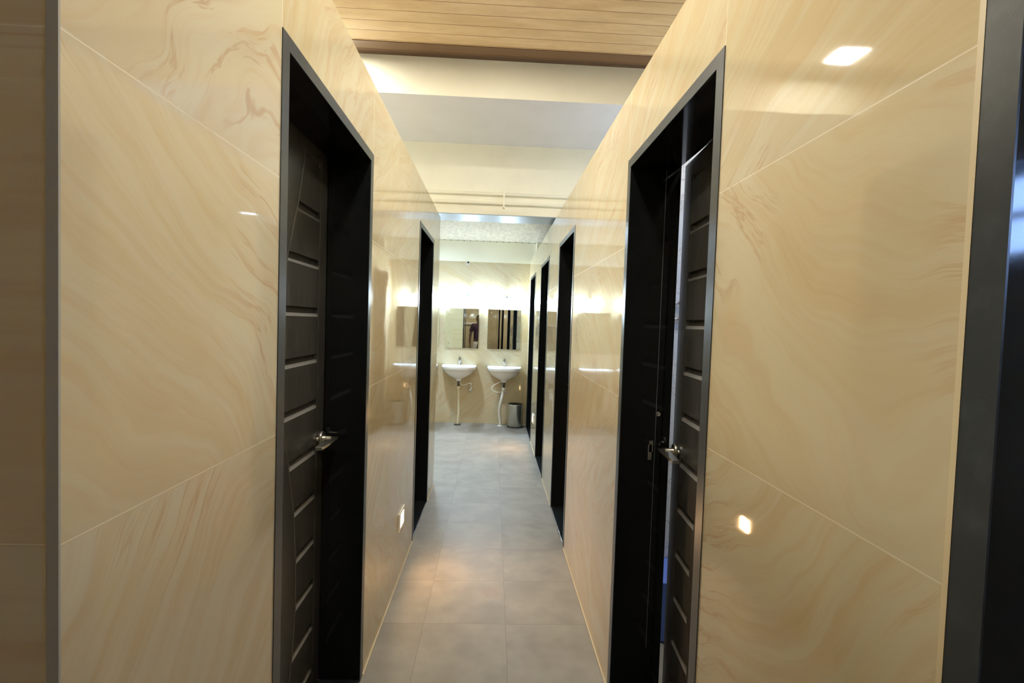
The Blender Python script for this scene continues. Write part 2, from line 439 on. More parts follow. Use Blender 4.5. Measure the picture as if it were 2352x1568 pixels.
# ------------------------------------------------------------------ doors
FW = .038                       # width of the granite frame on the wall face
RAILS = [1.820, 1.644, 1.468, 1.296, 1.124, .950, .778, .605, .435, .267, .100]
CURVE = [(2.03, .515), (1.99, .525), (1.90, .50), (1.828, .47), (1.70, .415), (1.55, .375), (1.42, .362), (1.292, .364), (1.126, .383), (.949, .432), (.775, .478), (.606, .50), (.435, .503), (.26, .48), (.08, .43), (.05, .42)]
def curve_w(z):
    # distance from the hinge edge where the grooves begin
    for (z0, a), (z1, b) in zip(CURVE, CURVE[1:]):
        if z <= z0 and z >= z1: return a + (b - a) * (z0 - z) / (z0 - z1)
    return CURVE[0][1] if z > CURVE[0][0] else CURVE[-1][1]
def leaf_mesh(width, H0=2.085):
    """door leaf lying in local y (0 = hinge, width = lock side), face towards +x (x=0), thickness towards -x.
    A curved vertical moulding on the hinge side and stepped horizontal grooves between the panels."""
    bm = B(); T = .035; k = width / .745
    prof = [(.021, 0), (.020, -.011), (.005, -.012), (.000, -.0085), (-.0005, -.0092), (-.0045, -.0055), (-.005, -.0062), (-.009, -.0022), (-.0095, -.0026), (-.012, 0)]   # (dz, depth) across one groove
    lit_rows = set(); rows = [(H0, 0), (2.045, 0), (2.028, 0)]
    rows += [(2.020, -.005), (2.012, -.005), (2.004, 0)]
    gi = {}
    for r in RAILS:
        for q, (dz, d) in enumerate(prof):
            if q in (4, 6, 8): lit_rows.add(len(rows))  # ledge rows that get the painted highlight colour
            rows.append((r + dz, d))
    rows += [(.03, 0), (0, 0)]
    R = .655 * k
    def cols(z):
        c = curve_w(z) * k - .0
        m1 = [(0, 0, 0), (max(c - .11, .02), 0, 0)]
        # outer curved groove (left of the panels), continuous
        m = m1 + [(c - .016, 0, 0), (c - .012, -.0007, 1), (c - .006, -.0007, 1), (c, 0, 1), (c + .004, 0, 2), (c + .012, 0, 2)]
        m += [(R - .008, 0, 2), (R - .002, 0, 2), (R, 0, 1), (R + .005, -.0014, 1), (R + .010, -.0014, 1), (R + .014, 0, 0), (width, 0, 0)]
        return m
    grid = []
    for z, d in rows:
        line = []
        for y, dc, flag in cols(z):
            inside = .06 < z < 2.03
            dep = 0
            if flag == 1 and inside: dep = dc
            elif flag == 2 and inside: dep = d
            line.append(bm.verts.new((dep, y, z)))
        grid.append(line)
    for i in range(len(grid) - 1):
        for j in range(len(grid[0]) - 1):
            f = bm.faces.new((grid[i][j], grid[i + 1][j], grid[i + 1][j + 1], grid[i][j + 1]))
            if i in lit_rows and 5 <= j <= 9: f.material_index = 1
    # back and edges
    bk = [bm.verts.new((-T, y, z)) for y, z in ((0, 0), (width, 0), (width, H0), (0, H0))]
    bm.faces.new(bk)
    n, mcol = len(grid), len(grid[0])
    bm.faces.new([grid[i][0] for i in range(n)] + [bk[0], bk[3]])
    bm.faces.new([grid[i][-1] for i in range(n - 1, -1, -1)] + [bk[2], bk[1]])
    bm.faces.new([grid[0][j] for j in range(mcol)] + [bk[2], bk[3]])
    bm.faces.new([grid[-1][j] for j in range(mcol - 1, -1, -1)] + [bk[0], bk[1]])
    return bm
def handle_parts(parent, width):
    y0 = width - .052; z0 = .985
    bm = B(); lathe(bm, [(0, 0), (.028, 0), (.028, .012), (.027, .014), (.023, .0145), (.022, .0125), (.013, .0125), (.0105, .014), (.0105, .045), (0, .045)], (0, y0, z0), 'x', 28)
    h = obj('door_handle', bm, M['steel'], parent); L(h, 'brushed steel lever handle')
    bm = B()   # flat blade lever pointing towards the hinge
    prof = [(y0 + .014, .030, .068, .005), (y0 - .02, .030, .067, .0055), (y0 - .07, .028, .062, .006), (y0 - .118, .026, .052, .007)]
    rings = [[bm.verts.new(v) for v in ((a, y, z0 + t + (y - y0) * .09), (b, y, z0 + t * .7 + (y - y0) * .09), (b, y, z0 - t * .7 + (y - y0) * .09), (a, y, z0 - t + (y - y0) * .09))] for y, a, b, t in prof]
    for A_, B_ in zip(rings, rings[1:]):
        for q in range(4): bm.faces.new((A_[q], A_[(q + 1) % 4], B_[(q + 1) % 4], B_[q]))
    bm.faces.new(rings[0][::-1]); bm.faces.new(rings[-1])
    lv = obj('lever', bm, M['steel'], parent, bevel=.0015)
    bm = B(); lathe(bm, [(0, 0), (.0075, 0), (.0075, .007), (0, .009)], (0, y0 - .037, z0 + .006), 'x', 14)
    obj('lock_button', bm, M['steel'], parent)

def make_door(n, side, a, b, label, angle=0):
    """side -1 left wall, +1 right wall. local frame: origin on the floor at the middle of the opening in the wall face"""
    xf = XL if side < 0 else XR
    d = tag(thing(f'door_{n}', label, 'door', (xf, (a + b) / 2, 0)), kind='structure')
    s = side                                        # away from the corridor
    h = (b - a) / 2; dep = .160; full = WT + .002
    # frame: outline swept through the wall, a stop rebate at depth dep
    bm = B()
    def X(x): return s * x
    def sweep(sections):
        # sections: list of (depth, opening half width, opening height)
        for (d0, w0, t0), (d1, w1, t1) in zip(sections, sections[1:]):
            q = [[(X(d_), -w, 0), (X(d_), -w, t), (X(d_), w, t), (X(d_), w, 0)] for d_, w, t in ((d0, w0, t0), (d1, w1, t1))]
            for k in range(3):
                f = bm.faces.new([bm.verts.new(v) for v in (q[0][k], q[0][k + 1], q[1][k + 1], q[1][k])]); f.material_index = 0
    w = h - FW; t = HD - FW + .004
    sweep([(.0, w, t), (dep, w, t), (dep, w + .018, t + .018), (full, w + .018, t + .018)])
    for dd in (-.0025, full):                       # wall-plane faces
        ww, tt = (w, t) if dd < .1 else (w + .018, t + .018)
        O = [(X(dd), -h, 0), (X(dd), -h, HD), (X(dd), h, HD), (X(dd), h, 0)]; I = [(X(dd), -ww, 0), (X(dd), -ww, tt), (X(dd), ww, tt), (X(dd), ww, 0)]
        for k in range(3):
            f = bm.faces.new([bm.verts.new(v) for v in (O[k], O[k + 1], I[k + 1], I[k])]); f.material_index = 1 if dd < .1 else 0
    O = [(-h, 0), (-h, HD), (h, HD), (h, 0)]; I = [(-w, 0), (-w, t), (w, t), (w, 0)]
    for k in range(3):                              # small lips of the proud edge
        bm.faces.new([bm.verts.new(v) for v in ((X(-.0025), *O[k]), (X(-.0025), *O[k + 1]), (X(0), *O[k + 1]), (X(0), *O[k]))]).material_index = 1
        bm.faces.new([bm.verts.new(v) for v in ((X(-.0025), *I[k]), (X(-.0025), *I[k + 1]), (X(0), *I[k + 1]), (X(0), *I[k]))]).material_index = 1
    for yy in (-h, h): bm.faces.new([bm.verts.new(v) for v in ((X(0), yy, 0), (X(full), yy, 0), (X(full), yy, HD), (X(0), yy, HD))])
    bmesh.ops.remove_doubles(bm, verts=bm.verts, dist=1e-5)
    fr = obj('door_frame', bm, [M['granite'], M['honed']], d)
    bm = B(); x0, x1 = sorted((X(0.0), X(full))); box(bm, x0, x1, -w, w, .0005, .012)
    L(obj('threshold', bm, M['thresh'], d, bevel=.002), 'black granite sill on the floor')
    lw = 2 * w + .028
    # leaf hinged on the near side
    lf = obj('door_leaf', leaf_mesh(lw), [M['leaf'], M['ledge_light']], d)
    if s < 0: lf.location = (X(dep + .004), -w - .014, .016)
    else: lf.scale = (-1, 1, 1); lf.location = (X(dep + .004), -w - .014, .016)
    lf.rotation_euler.z = angle * (-1 if s > 0 else 1)
    handle_parts(lf, lw)
    return d, fr, lf
make_door(1, -1, *LD[0], 'nearest black door on the left with a black granite frame and steel lever')
make_door(2, -1, *LD[1], 'second black framed doorway in the left wall, beyond the lit step light')
make_door(3, 1, *RD[0], 'black granite door frame cut off by the right edge of the photo', math.radians(118))
d4, fr4, lf4 = make_door(4, 1, *RD[1], 'nearest complete black door on the right, standing slightly ajar', math.radians(3.9))
make_door(5, 1, *RD[2], 'second complete black framed doorway in the right wall')
make_door(6, 1, *RD[3], 'third complete black framed doorway in the right wall, before the far step light')
make_door(7, 1, *RD[4], 'last black framed doorway in the right wall, beside the waste bin')
hh = (RD[1][1] - RD[1][0]) / 2 - FW
bm = B(); box(bm, .112, .126, hh - .003, hh, .955, 1.015); box(bm, .116, .130, hh - .003, hh, .985, 1.03)
L(obj('strike_plate', bm, simple('dull_strike_metal', (.30, .28, .25), .4, .6), d4), 'pale strike plate')
bm = B(); lathe(bm, [(0, -.0005), (.0055, -.0005), (.006, -.0025), (.0085, -.0015), (.009, 0)], (.147, hh, 1.135), 'y', 14); L(obj('stud', bm, M['steel'], d4), 'small steel stud')
bm = B(); box(bm, .137, .1385, hh - .002, hh, .2, 2.08); L(obj('jamb_seal', bm, simple('grey_seal', (.12, .13, .14), .4), d4), 'thin grey line down the far jamb')

# ------------------------------------------------------------------ pipes on the lintel wall
for z, lab in ((2.607, 'upper of the two cream painted pipes above the corridor end'), (2.527, 'lower of the two cream painted pipes above the corridor end')):
    bm = B(); tube(bm, [(XO + .01, YE - .018, z), (XE - .01, YE - .018, z)], .0135, 12)
    tag(obj('wall_pipe', bm, M['cream']), lab, 'pipe', 'cream pipes above the corridor end')
bm = B(); box(bm, .052, .066, YE - .0335, YE - .0005, 2.49, 2.645)
box(bm, .045, .073, YE - .004, YE - .0005, 2.48, 2.655)
tag(obj('pipe_clip', bm, M['cream'], bevel=.001), 'cream clip holding both pipes to the lintel wall', 'pipe clip')

# ------------------------------------------------------------------ mirrors
for mx, th, lab in ((-.450, .020, 'frameless wall mirror over the left of the two visible basins, reflecting a man'),
                (.160, .024, 'frameless wall mirror over the right visible basin, reflecting black doorways'),
                (-1.02, .022, 'frameless wall mirror over the basin hidden behind the left wall')):
    t = thing('wall_mirror', lab, 'mirror', (mx, YF - .026, 1.095), 'mirrors over the wash basins', th)
    bm = B(); vs = box(bm, -.239, .239, -.003, .003, 0, .573)
    for f in bm.faces: f.material_index = 0 if abs(f.calc_center_median().y + .003) < 1e-4 else 1
    obj('pane', bm, [M['mirror'], M['mirroredge']], t)
    for sx in (-.19, .19):
        for sz in (.06, .52):
            bm = B(); lathe(bm, [(0, -.0052), (.0035, -.0048), (.0045, -.003)], (sx, 0, sz), 'y', 12); lathe(bm, [(.006, .003), (.006, .020), (0, .020)], (sx, 0, sz), 'y', 10)
            obj('screw_cap', bm, M['dullmetal'], t)

# ------------------------------------------------------------------ wash lamps
def make_lamp():
    t = thing('wash_lamp', '', 'wall lamp', (0, 0, 0), 'bright lamps over the mirrors')
    bm = B(); lathe(bm, [(0, 0), (.030, 0), (.030, -.008), (.024, -.014), (0, -.014)], (0, 0, .02), 'y', 24)
    tube(bm, [(0, -.01, .02), (0, -.035, .024), (0, -.05, .018)], .007, 10)
    obj('wall_plate', bm, M['plastic'], t)
    bm = B(); lathe(bm, [(0, .034), (.014, .033), (.025, .026), (.030, .010), (.030, .004), (.0285, .004), (.0275, .010), (.022, .022), (0, .029)], (0, -.058, 0), 'z', 28)
    obj('lamp_hood', bm, simple('grey_lamp_hood', (.42, .43, .42), .35), t)
    bm = B(); lathe(bm, [(0, .006), (.018, .004), (.032, -.008), (.036, -.024), (.028, -.042), (0, -.050)], (0, -.058, 0), 'z', 24)
    L(obj('bulb', bm, M['lampon'], t), 'glowing white bulb')
    return t
lamp = make_lamp(); lamp.location = (-.372, YF, 1.838); lamp['label'] = 'bright white lamp over the mirror that reflects the man'
dup(lamp, (.181, YF, 1.826), 'bright white lamp over the mirror that reflects the black doorways')
dup(lamp, (-.945, YF, 1.838), 'bright white lamp hidden behind the left wall, reflected in the right wall')

# ------------------------------------------------------------------ basins
def make_basin():
    t = thing('wash_basin', '', 'basin', (0, 0, 0), 'white wall hung basins')
    bm = B(); N = 48
    def ring(hw, dpt, z, back=0.0, pw=3.2):
        """D shaped outline: straight back at y=-back, rounded front at y=-dpt"""
        vs = []
        for k in range(N):
            a = 2 * PI * k / N
            c, s_ = math.cos(a), math.sin(a)
            x = hw * math.copysign(abs(c) ** (2 / pw), c)
            if s_ >= 0: y = -back - .05 + .05 * abs(s_) ** (2 / 8.)
            else: y = -back - .05 - (dpt - back - .05) * abs(s_) ** (2 / 2.9)
            vs.append(bm.verts.new((x, y, z)))
        return vs
    outer = [ring(.240, .392, 0, 0), ring(.246, .398, -.005, 0), ring(.247, .400, -.014), ring(.240, .392, -.048), ring(.236, .386, -.052), ring(.226, .366, -.056, 0, 3.0),
             ring(.208, .345, -.088, 0, 2.8), ring(.178, .315, -.122, .0, 2.5), ring(.138, .280, -.150, .02, 2.3), ring(.090, .240, -.172, .04, 2.1), ring(.048, .20, -.190, .09, 2.0), ring(.036, .18, -.203, .10, 2.0), ring(.034, .178, -.220, .10, 2.0)]
    inner = [ring(.234, .396, .000, .003), ring(.215, .375, -.003, .085), ring(.205, .36, -.030, .10, 2.8), ring(.17, .32, -.085, .12, 2.4), ring(.09, .26, -.120, .15, 2.1), ring(.02, .22, -.128, .18, 2)]
    for seq in (outer, inner):
        for a_, b_ in zip(seq, seq[1:]):
            for k in range(N):
                f = bm.faces.new((a_[k], a_[(k + 1) % N], b_[(k + 1) % N], b_[k])); f.smooth = True
    for k in range(N): bm.faces.new((outer[0][k], outer[0][(k + 1) % N], inner[0][(k + 1) % N], inner[0][k]))
    bm.faces.new(outer[-1]); bm.faces.new(inner[-1])
    obj('bowl', bm, M['ceramic'], t)
    bm = B(); lathe(bm, [(0, .0), (.02, .0), (.022, -.003), (0, -.003)], (0, -.20, -.123), 'z', 20)
    obj('drain_cover', bm, M['chrome'], t)
    bm = B(); lathe(bm, [(0, -.20), (.024, -.20), (.024, -.222), (.019, -.225), (.018, -.295), (0, -.295)], (0, -.14, 0), 'z', 20)
    L(obj('drain_tailpiece', bm, simple('dull_grey_metal', (.20, .20, .18), .35, .8), t), 'grey metal tailpiece under the bowl')
    # pillar tap
    tp = bpy.data.objects.new('tap', None); C.objects.link(tp); tp.parent = t; tp.location = (0, -.045, -.002); tp.empty_display_size = .03
    bm = B(); lathe(bm, [(0, 0), (.024, 0), (.024, .006), (.020, .012), (.019, .055), (.021, .062), (.0, .064)], (0, 0, 0), 'z', 22)
    tube(bm, [(0, -.008, .040), (0, -.05, .046), (0, -.085, .040), (0, -.092, .026)], [.012, .011, .010, .009], 14)
    obj('tap_body', bm, M['chrome'], tp)
    bm = B(); lathe(bm, [(0, .064), (.016, .064), (.017, .072), (.017, .104), (.012, .114), (0, .116)], (0, 0, 0), 'z', 20)
    tube(bm, [(0, 0, .106), (0, -.03, .118), (0, -.055, .122)], [.006, .0055, .005], 10)
    obj('tap_knob', bm, simple('dark_chrome', (.35, .36, .37), .15, 1), tp)
    return t
bas = make_basin(); bas.location = (-.469, YF - .0005, .852); bas['label'] = 'left of the two visible white basins, on a straight cream waste pipe'
dup(bas, (.178, YF - .0005, .848), 'right visible white basin, with a ribbed white hose and the bin beside it')
dup(bas, (-1.03, YF - .0005, .852), 'white basin hidden behind the left wall, reflected in the right wall')

def smooth_path(pts, n=8):
    pts = [Vector(p) for p in pts]; out = []
    P = [pts[0]] + pts + [pts[-1]]
    for i in range(1, len(P) - 2):
        for k in range(n):
            t_ = k / n
            a, b, c, d = P[i - 1], P[i], P[i + 1], P[i + 2]
            out.append(.5 * ((2 * b) + (c - a) * t_ + (2 * a - 5 * b + 4 * c - d) * t_ ** 2 + (3 * b - a - 3 * c + d) * t_ ** 3))
    out.append(pts[-1]); return out
YD = YF - .14
# straight cream waste pipe under the left basin
bm = B(); path = smooth_path([(-.469, YD, .5565), (-.466, YD, .45), (-.460, YD, .30), (-.458, YD, .18), (-.470, YD, .0)], 8)
tube(bm, path, .0165, 14); tube(bm, [(-.469, YD, .5565), (-.469, YD, .50)], [.024, .021], 16)
lathe(bm, [(.017, .008), (.05, .004), (.052, 0), (.0, 0)], (-.470, YD, .0005), 'z', 22, mi=1)
tag(obj('waste_pipe', bm, [M['cordcream'], M['black']]), 'smooth cream waste pipe running from the left visible basin to the floor', 'pipe')
bm = B(); tube(bm, [(-1.03, YD, .562), (-1.02, YD, .3), (-1.03, YD, .0)], .0165, 12)
tag(obj('waste_pipe', bm, M['cordcream']), 'waste pipe under the basin hidden behind the left wall', 'pipe')
# ribbed white hose under the right basin
bm = B(); path = smooth_path([(.178, YD, .5525), (.168, YD, .46), (.140, YD - .01, .33), (.125, YD - .01, .24), (.128, YD, .16), (.142, YD, .08), (.145, YD, .0)], 16)
rr = [.0205 + (.0030 if i % 2 else -.0020) for i in range(len(path))]
tube(bm, path, rr, 14); tube(bm, [(.178, YD, .5525), (.174, YD, .50)], [.025, .023], 16)
lathe(bm, [(.02, .008), (.042, .004), (.044, 0), (0, 0)], (.145, YD, .0005), 'z', 22)
tag(obj('drain_hose', bm, M['plastic']), 'bent ribbed white waste hose under the right visible basin', 'hose')
# stop valves and supply hoses
def valve(x, z, lab):
    t = thing('stop_valve', lab, 'valve', (x, YF, z), 'chrome stop valves under the basins')
    bm = B(); lathe(bm, [(0, 0), (.030, 0), (.028, -.008), (.014, -.014), (.012, -.05), (0, -.05)], (0, 0, 0), 'y', 22); tube(bm, [(0, -.035, 0), (0, -.035, .035)], .008, 10)
    obj('valve_body', bm, M['chrome'], t)
    bm = B(); lathe(bm, [(0, -.05), (.021, -.052), (.024, -.06), (.021, -.07), (0, -.072)], (0, 0, 0), 'y', 18)
    obj('valve_knob', bm, M['chrome'], t)
valve(-.300, .497, 'chrome stop valve below and right of the left visible basin')
valve(.205, .480, 'chrome stop valve behind the ribbed hose of the right visible basin')
bm = B(); tube(bm, smooth_path([(-.46, YF - .06, .64), (-.45, YF - .09, .60), (-.42, YF - .10, .565), (-.37, YF - .08, .575), (-.32, YF - .05, .59), (-.298, YF - .04, .575), (-.299, YF - .036, .53)], 8), .0065, 10)
tag(obj('supply_hose', bm, M['plastic']), 'thin white supply hose curling from the left visible basin to its valve', 'hose', 'white water supply hoses')
bm = B(); tube(bm, smooth_path([(.150, YF - .06, .630), (.11, YF - .10, .615), (.04, YF - .12, .58), (.008, YF - .12, .53), (.04, YF - .12, .49), (.11, YF - .10, .475), (.17, YF - .06, .485), (.203, YF - .04, .518)], 8), .0075, 10)
tag(obj('supply_hose', bm, M['plastic']), 'thin white supply hose looping left under the right visible basin', 'hose', 'white water supply hoses')

# ------------------------------------------------------------------ bin
t = thing('waste_bin', 'round shiny steel waste bin on the floor below the right visible basin', 'bin', (.352, 6.93, 0))
bm = B(); lathe(bm, [(.100, .014), (.103, .016), (.105, .02), (.107, .315), (.110, .322), (.108, .328), (.103, .322), (.101, .02), (0, .018)], seg=48)
obj('bin_body', bm, M['steel'], t)
bm = B(); lathe(bm, [(0, .0), (.112, .0), (.115, .006), (.112, .014), (.10, .018), (0, .018)], seg=40)
L(obj('base_ring', bm, M['rubber'], t), 'black base ring')
bm = B(); lathe(bm, [(.103, .3222), (.1075, .329), (.104, .333), (.099, .327), (.099, .30), (.101, .30)], seg=48)
L(obj('rim', bm, simple('dark_bin_rim', (.10, .09, .07), .3, .6), t), 'dark rim')

# ------------------------------------------------------------------ step lights, junction box, ceiling lamps
def step_light(x, y, z, s, lab):
    t = thing('step_light', lab, 'wall light', (x, y, z), 'lit step lights low on the walls')
    t.rotation_euler.z = 0 if s > 0 else PI
    bm = B(); box(bm, 0, .010, -.083, .083, -.052, -.036); box(bm, 0, .010, -.083, .083, .036, .052)
    box(bm, 0, .010, -.083, -.045, -.036, .036); box(bm, 0, .010, .045, .083, -.036, .036)
    obj('cover_plate', bm, M['plastic'], t, bevel=.002)
    bm = B(); box(bm, 0, .0065, -.045, .045, -.036, .036)
    L(obj('lit_lens', bm, M['stepon'], t), 'glowing warm white lens')
step_light(XL, 2.785, .335, 1, 'glowing step light low on the left wall between the two doorways')
step_light(XR, 5.745, .355, -1, 'glowing step light low on the right wall before the last doorway')
t = thing('junction_box', 'small white and black junction box at the top of the far wall tiles', 'junction box', (-.400, YF, 2.318))
bm = B(); box(bm, -.030, .026, -.012, 0, -.022, .012); obj('box_body', bm, M['plastic'], t, bevel=.002)
bm = B(); lathe(bm, [(0, -.020), (.014, -.020), (.016, -.008), (.016, 0)], (.010, 0, .014), 'y', 18); L(obj('cable_hole', bm, M['black'], t), 'black round opening')
bm = B(); box(bm, -.024, -.010, -.0145, -.0115, -.014, -.002); box(bm, .0, .018, -.0145, -.0115, -.016, -.010); obj('terminal', bm, M['black'], t)
def downlight(x, y, lab, w=.17):
    t = thing('ceiling_light', lab, 'ceiling light', (x, y, ZW), 'square panel lights in the wood ceiling')
    bm = B(); o_, i_ = w / 2 + .012, w / 2
    box(bm, -o_, o_, -o_, -i_, -.008, 0); box(bm, -o_, o_, i_, o_, -.008, 0); box(bm, -o_, -i_, -i_, i_, -.008, 0); box(bm, i_, o_, -i_, i_, -.008, 0)
    obj('light_frame', bm, M['plastic'], t)
    bm = B(); box(bm, -i_, i_, -i_, i_, -.005, -.001); L(obj('diffuser', bm, M['panelon'], t), 'glowing panel')
t = thing('ceiling_light', 'added fill panel over the wash room, unseen behind the left wall', 'ceiling light', (-.84, 5.75, 2.65), 'added fill light in the pale wash room ceiling')  # added unseen panel that brightens the far cream wall and the floor
bm = B(); box(bm, -.10, .10, -.10, -.085, -.008, 0); box(bm, -.10, .10, .085, .10, -.008, 0); box(bm, -.10, -.085, -.085, .085, -.008, 0); box(bm, .085, .10, -.085, .085, -.008, 0); obj('light_frame', bm, M['plastic'], t)
bm = B(); box(bm, -.085, .085, -.085, .085, -.005, -.001); L(obj('diffuser', bm, simple('lit_cool_fill_panel', (1, 1, 1), .5, emit=(.60, .80, 1.0), es=165), t), 'glowing panel')
downlight(.03, 2.33, 'square panel light in the wood ceiling over the corridor, above the frame')
downlight(.0, .95, 'square panel light in the wood ceiling between the nearest two doors')
downlight(1.25, 1.40, 'added unseen fill panel over the ajar right cubicle, outside the photo')  # added lamp, out of view, lifts the upper walls by bounce
downlight(-1.23, 1.65, 'added unseen fill panel over the nearest left cubicle, outside the photo')  # second added lamp, unseen, for more bounce onto the ceiling
downlight(-1.23, 3.17, 'square panel light over the left cubicles, mirrored in the right wall')

def batten(x, y, z, s, col, lab):  # unseen fill lights added to brighten the beam underside and upper wall
    t = thing('fill_batten_light', lab, 'wall light', (x, y, z), 'added fill lights inside the cubicles')
    t.rotation_euler.z = 0 if s > 0 else PI
    bm = B(); box(bm, 0, .028, -.32, .32, -.02, .02); box(bm, .028, .05, -.32, -.30, -.02, .02); box(bm, .028, .05, .30, .32, -.02, .02); obj('batten_body', bm, M['plastic'], t)
    bm = B(); tube(bm, [(.044, -.30, 0), (.044, .30, 0)], .014, 14); obj('fill_light_tube', bm, simple('lit_fill_tube', (1, 1, 1), .5, emit=col, es=60), t)
batten(XO, 3.45, 2.25, 1, (1.0, .98, .84), 'added fill batten inside the second left cubicle, hidden behind the left wall')
batten(XE, 3.45, 2.25, -1, (.82, .90, 1.0), 'added fill batten inside the second right cubicle, hidden behind the right wall')

# ------------------------------------------------------------------ inside the ajar cubicle
bm = B(); 
for z in (1.52, 1.60): tube(bm, [(.78, 2.40, z), (1.25, 2.40, z)], .009, 10)
for x in (.82, 1.20):
    tube(bm, [(x, 2.4195, 1.52), (x, 2.40, 1.52), (x, 2.40, 1.60), (x, 2.4195, 1.60)], .007, 8)
tag(obj('towel_rail', bm, M['chrome']), 'double steel rail on the marble wall behind the ajar right door', 'rail')
t = thing('bucket', 'blue plastic bucket seen low through the gap of the ajar right door', 'bucket', (.90, 2.28, 0))
bm = B(); lathe(bm, [(0, .006), (.098, .006), (.105, .02), (.128, .295), (.136, .300), (.134, .308), (.124, .304), (.100, .02), (0, .015)], seg=32)
obj('bucket_body', bm, M['blueplastic'], t)
bm = B(); tube(bm, [(.13 * math.cos(a), .0, .29 - .09 * math.sin(a)) for a in [PI * k / 12 for k in range(13)]], .003, 6); obj('bucket_handle', bm, M['steel'], t)
# white ledge on the back wall (seen only in the mirror)
bm = B(); box(bm, -1.25, -.05, YB, YB + .06, 1.395, 1.475); box(bm, -1.24, -.06, YB + .06, YB + .068, 1.41, 1.43)
tag(obj('wall_ledge', bm, M['plastic'], bevel=.003), 'white ledge on the wall behind the man, seen in the left mirror', 'ledge')

# ------------------------------------------------------------------ photographer, tripod, camera (behind the viewpoint, seen in the mirror)
def skinned(name, nodes, edges, mat, parent, sub=2, root=0):
    """nodes: (x,y,z,rx,ry)"""
    me = bpy.data.meshes.new(name); me.from_pydata([n[:3] for n in nodes], edges, [])
    o = bpy.data.objects.new(name, me); C.objects.link(o)
    sk = o.modifiers.new('skin', 'SKIN'); sk.use_smooth_shade = True
    for i, n in enumerate(nodes):
        sv = me.skin_vertices[0].data[i]; sv.radius = (n[3], n[4] if len(n) > 4 else n[3]); sv.use_root = (i == root)
    ss = o.modifiers.new('sub', 'SUBSURF'); ss.levels = sub; ss.render_levels = sub
    dg = bpy.context.evaluated_depsgraph_get(); dg.update()
    nm = bpy.data.meshes.new_from_object(o.evaluated_get(dg)); nm.materials.clear(); nm.materials.append(mat)
    for p_ in nm.polygons: p_.use_smooth = True
    bpy.data.objects.remove(o)
    r = bpy.data.objects.new(name, nm); C.objects.link(r); r.parent = parent
    return r
MX, MY = -.13, -.50
man = thing('person', 'man in a purple short sleeved shirt and white trousers, seen in the left mirror', 'person', (MX, MY, 0))
# body (skin): legs, torso, neck, arms
N_ = [(0, 0, .90, .14, .10), (0, .0, 1.05, .135, .095), (0, .0, 1.22, .15, .10), (0, -.005, 1.36, .13, .085), (0, .0, 1.44, .055, .055), (0, .012, 1.50, .052, .055),
      (-.17, -.005, 1.375, .060, .06), (-.225, .0, 1.20, .043, .045), (-.245, .015, 1.06, .040, .040), (-.250, .05, .94, .033, .034), (-.247, .085, .83, .025, .028),
      (.17, -.005, 1.375, .060, .06), (.235, .02, 1.20, .043, .045), (.250, .07, 1.10, .040, .040), (.215, .17, 1.20, .033, .034), (.165, .24, 1.32, .025, .028),
      (-.095, 0, .84, .085, .085), (-.105, .01, .50, .055, .06), (-.11, -.005, .30, .05, .052), (-.11, -.01, .10, .038, .042),
      (.095, 0, .84, .085, .085), (.105, .01, .50, .055, .06), (.11, -.005, .30, .05, .052), (.11, -.01, .10, .038, .042)]
E_ = [(0, 1), (1, 2), (2, 3), (3, 4), (4, 5), (3, 6), (6, 7), (7, 8), (8, 9), (9, 10), (3, 11), (11, 12), (12, 13), (13, 14), (14, 15), (0, 16), (16, 17), (17, 18), (18, 19), (0, 20), (20, 21), (21, 22), (22, 23)]
body = skinned('body', N_, E_, M['skin'], man)
# head
bm = B(); bmesh.ops.create_uvsphere(bm, u_segments=36, v_segments=26, radius=1)
for v in bm.verts:
    x, y, z = v.co
    w = .076 * (1 - .22 * max(0, -z) ** 1.4); dpt = .094 if y > 0 else .098
    jaw = max(0, -z)
    nx = x * w; ny = y * dpt + .012 * jaw; nz = z * .120
    if y > 0:
        nose = math.exp(-((x * .076) / .012) ** 2) * (math.exp(-((nz + .022) / .016) ** 2) * .022 + math.exp(-((nz) / .022) ** 2) * .010)
        sock = sum(math.exp(-((x * .076 - s_ * .031) / .014) ** 2) * math.exp(-((nz - .012) / .011) ** 2) for s_ in (-1, 1)) * .007
        mouth = math.exp(-((x * .076) / .024) ** 2) * math.exp(-((nz + .060) / .006) ** 2) * .004
        ny += nose - sock + mouth
    v.co = Vector((nx, ny, nz)) + Vector((0, .018, 1.577))
for f in bm.faces: f.smooth = True
for s_ in (-1, 1):   # ears
    r0 = bmesh.ops.create_uvsphere(bm, u_segments=12, v_segments=8, radius=1)
    for v in r0['verts']: v.co = Vector((s_ * (.078 + v.co.x * .008), .008 + v.co.y * .017, 1.577 + v.co.z * .030))
head = obj('head', bm, M['skin'], man)
for s_ in (-1, 1):
    bm = B(); r0 = bmesh.ops.create_uvsphere(bm, u_segments=12, v_segments=8, radius=.0110)
    for v in r0['verts']: v.co += Vector((s_ * .031, .096, 1.588))
    obj('eye', bm, M['eye'], head)
    bm = B(); r0 = bmesh.ops.create_uvsphere(bm, u_segments=10, v_segments=6, radius=.006)
    for v in r0['verts']: v.co += Vector((s_ * .031, .1045, 1.588))
    obj('pupil', bm, M['hair'], head)
    bm = B(); tube(bm, [(s_ * .018, .106, 1.607), (s_ * .033, .104, 1.611), (s_ * .047, .094, 1.606)], .0035, 6)
    obj('eyebrow', bm, M['hair'], head)
bm = B(); tube(bm, [(-.022, .106, 1.517), (0, .114, 1.518), (.022, .106, 1.517)], [.003, .0055, .003], 8); obj('lips', bm, M['lip'], head)
bm = B(); bmesh.ops.create_uvsphere(bm, u_segments=32, v_segments=22, radius=1)
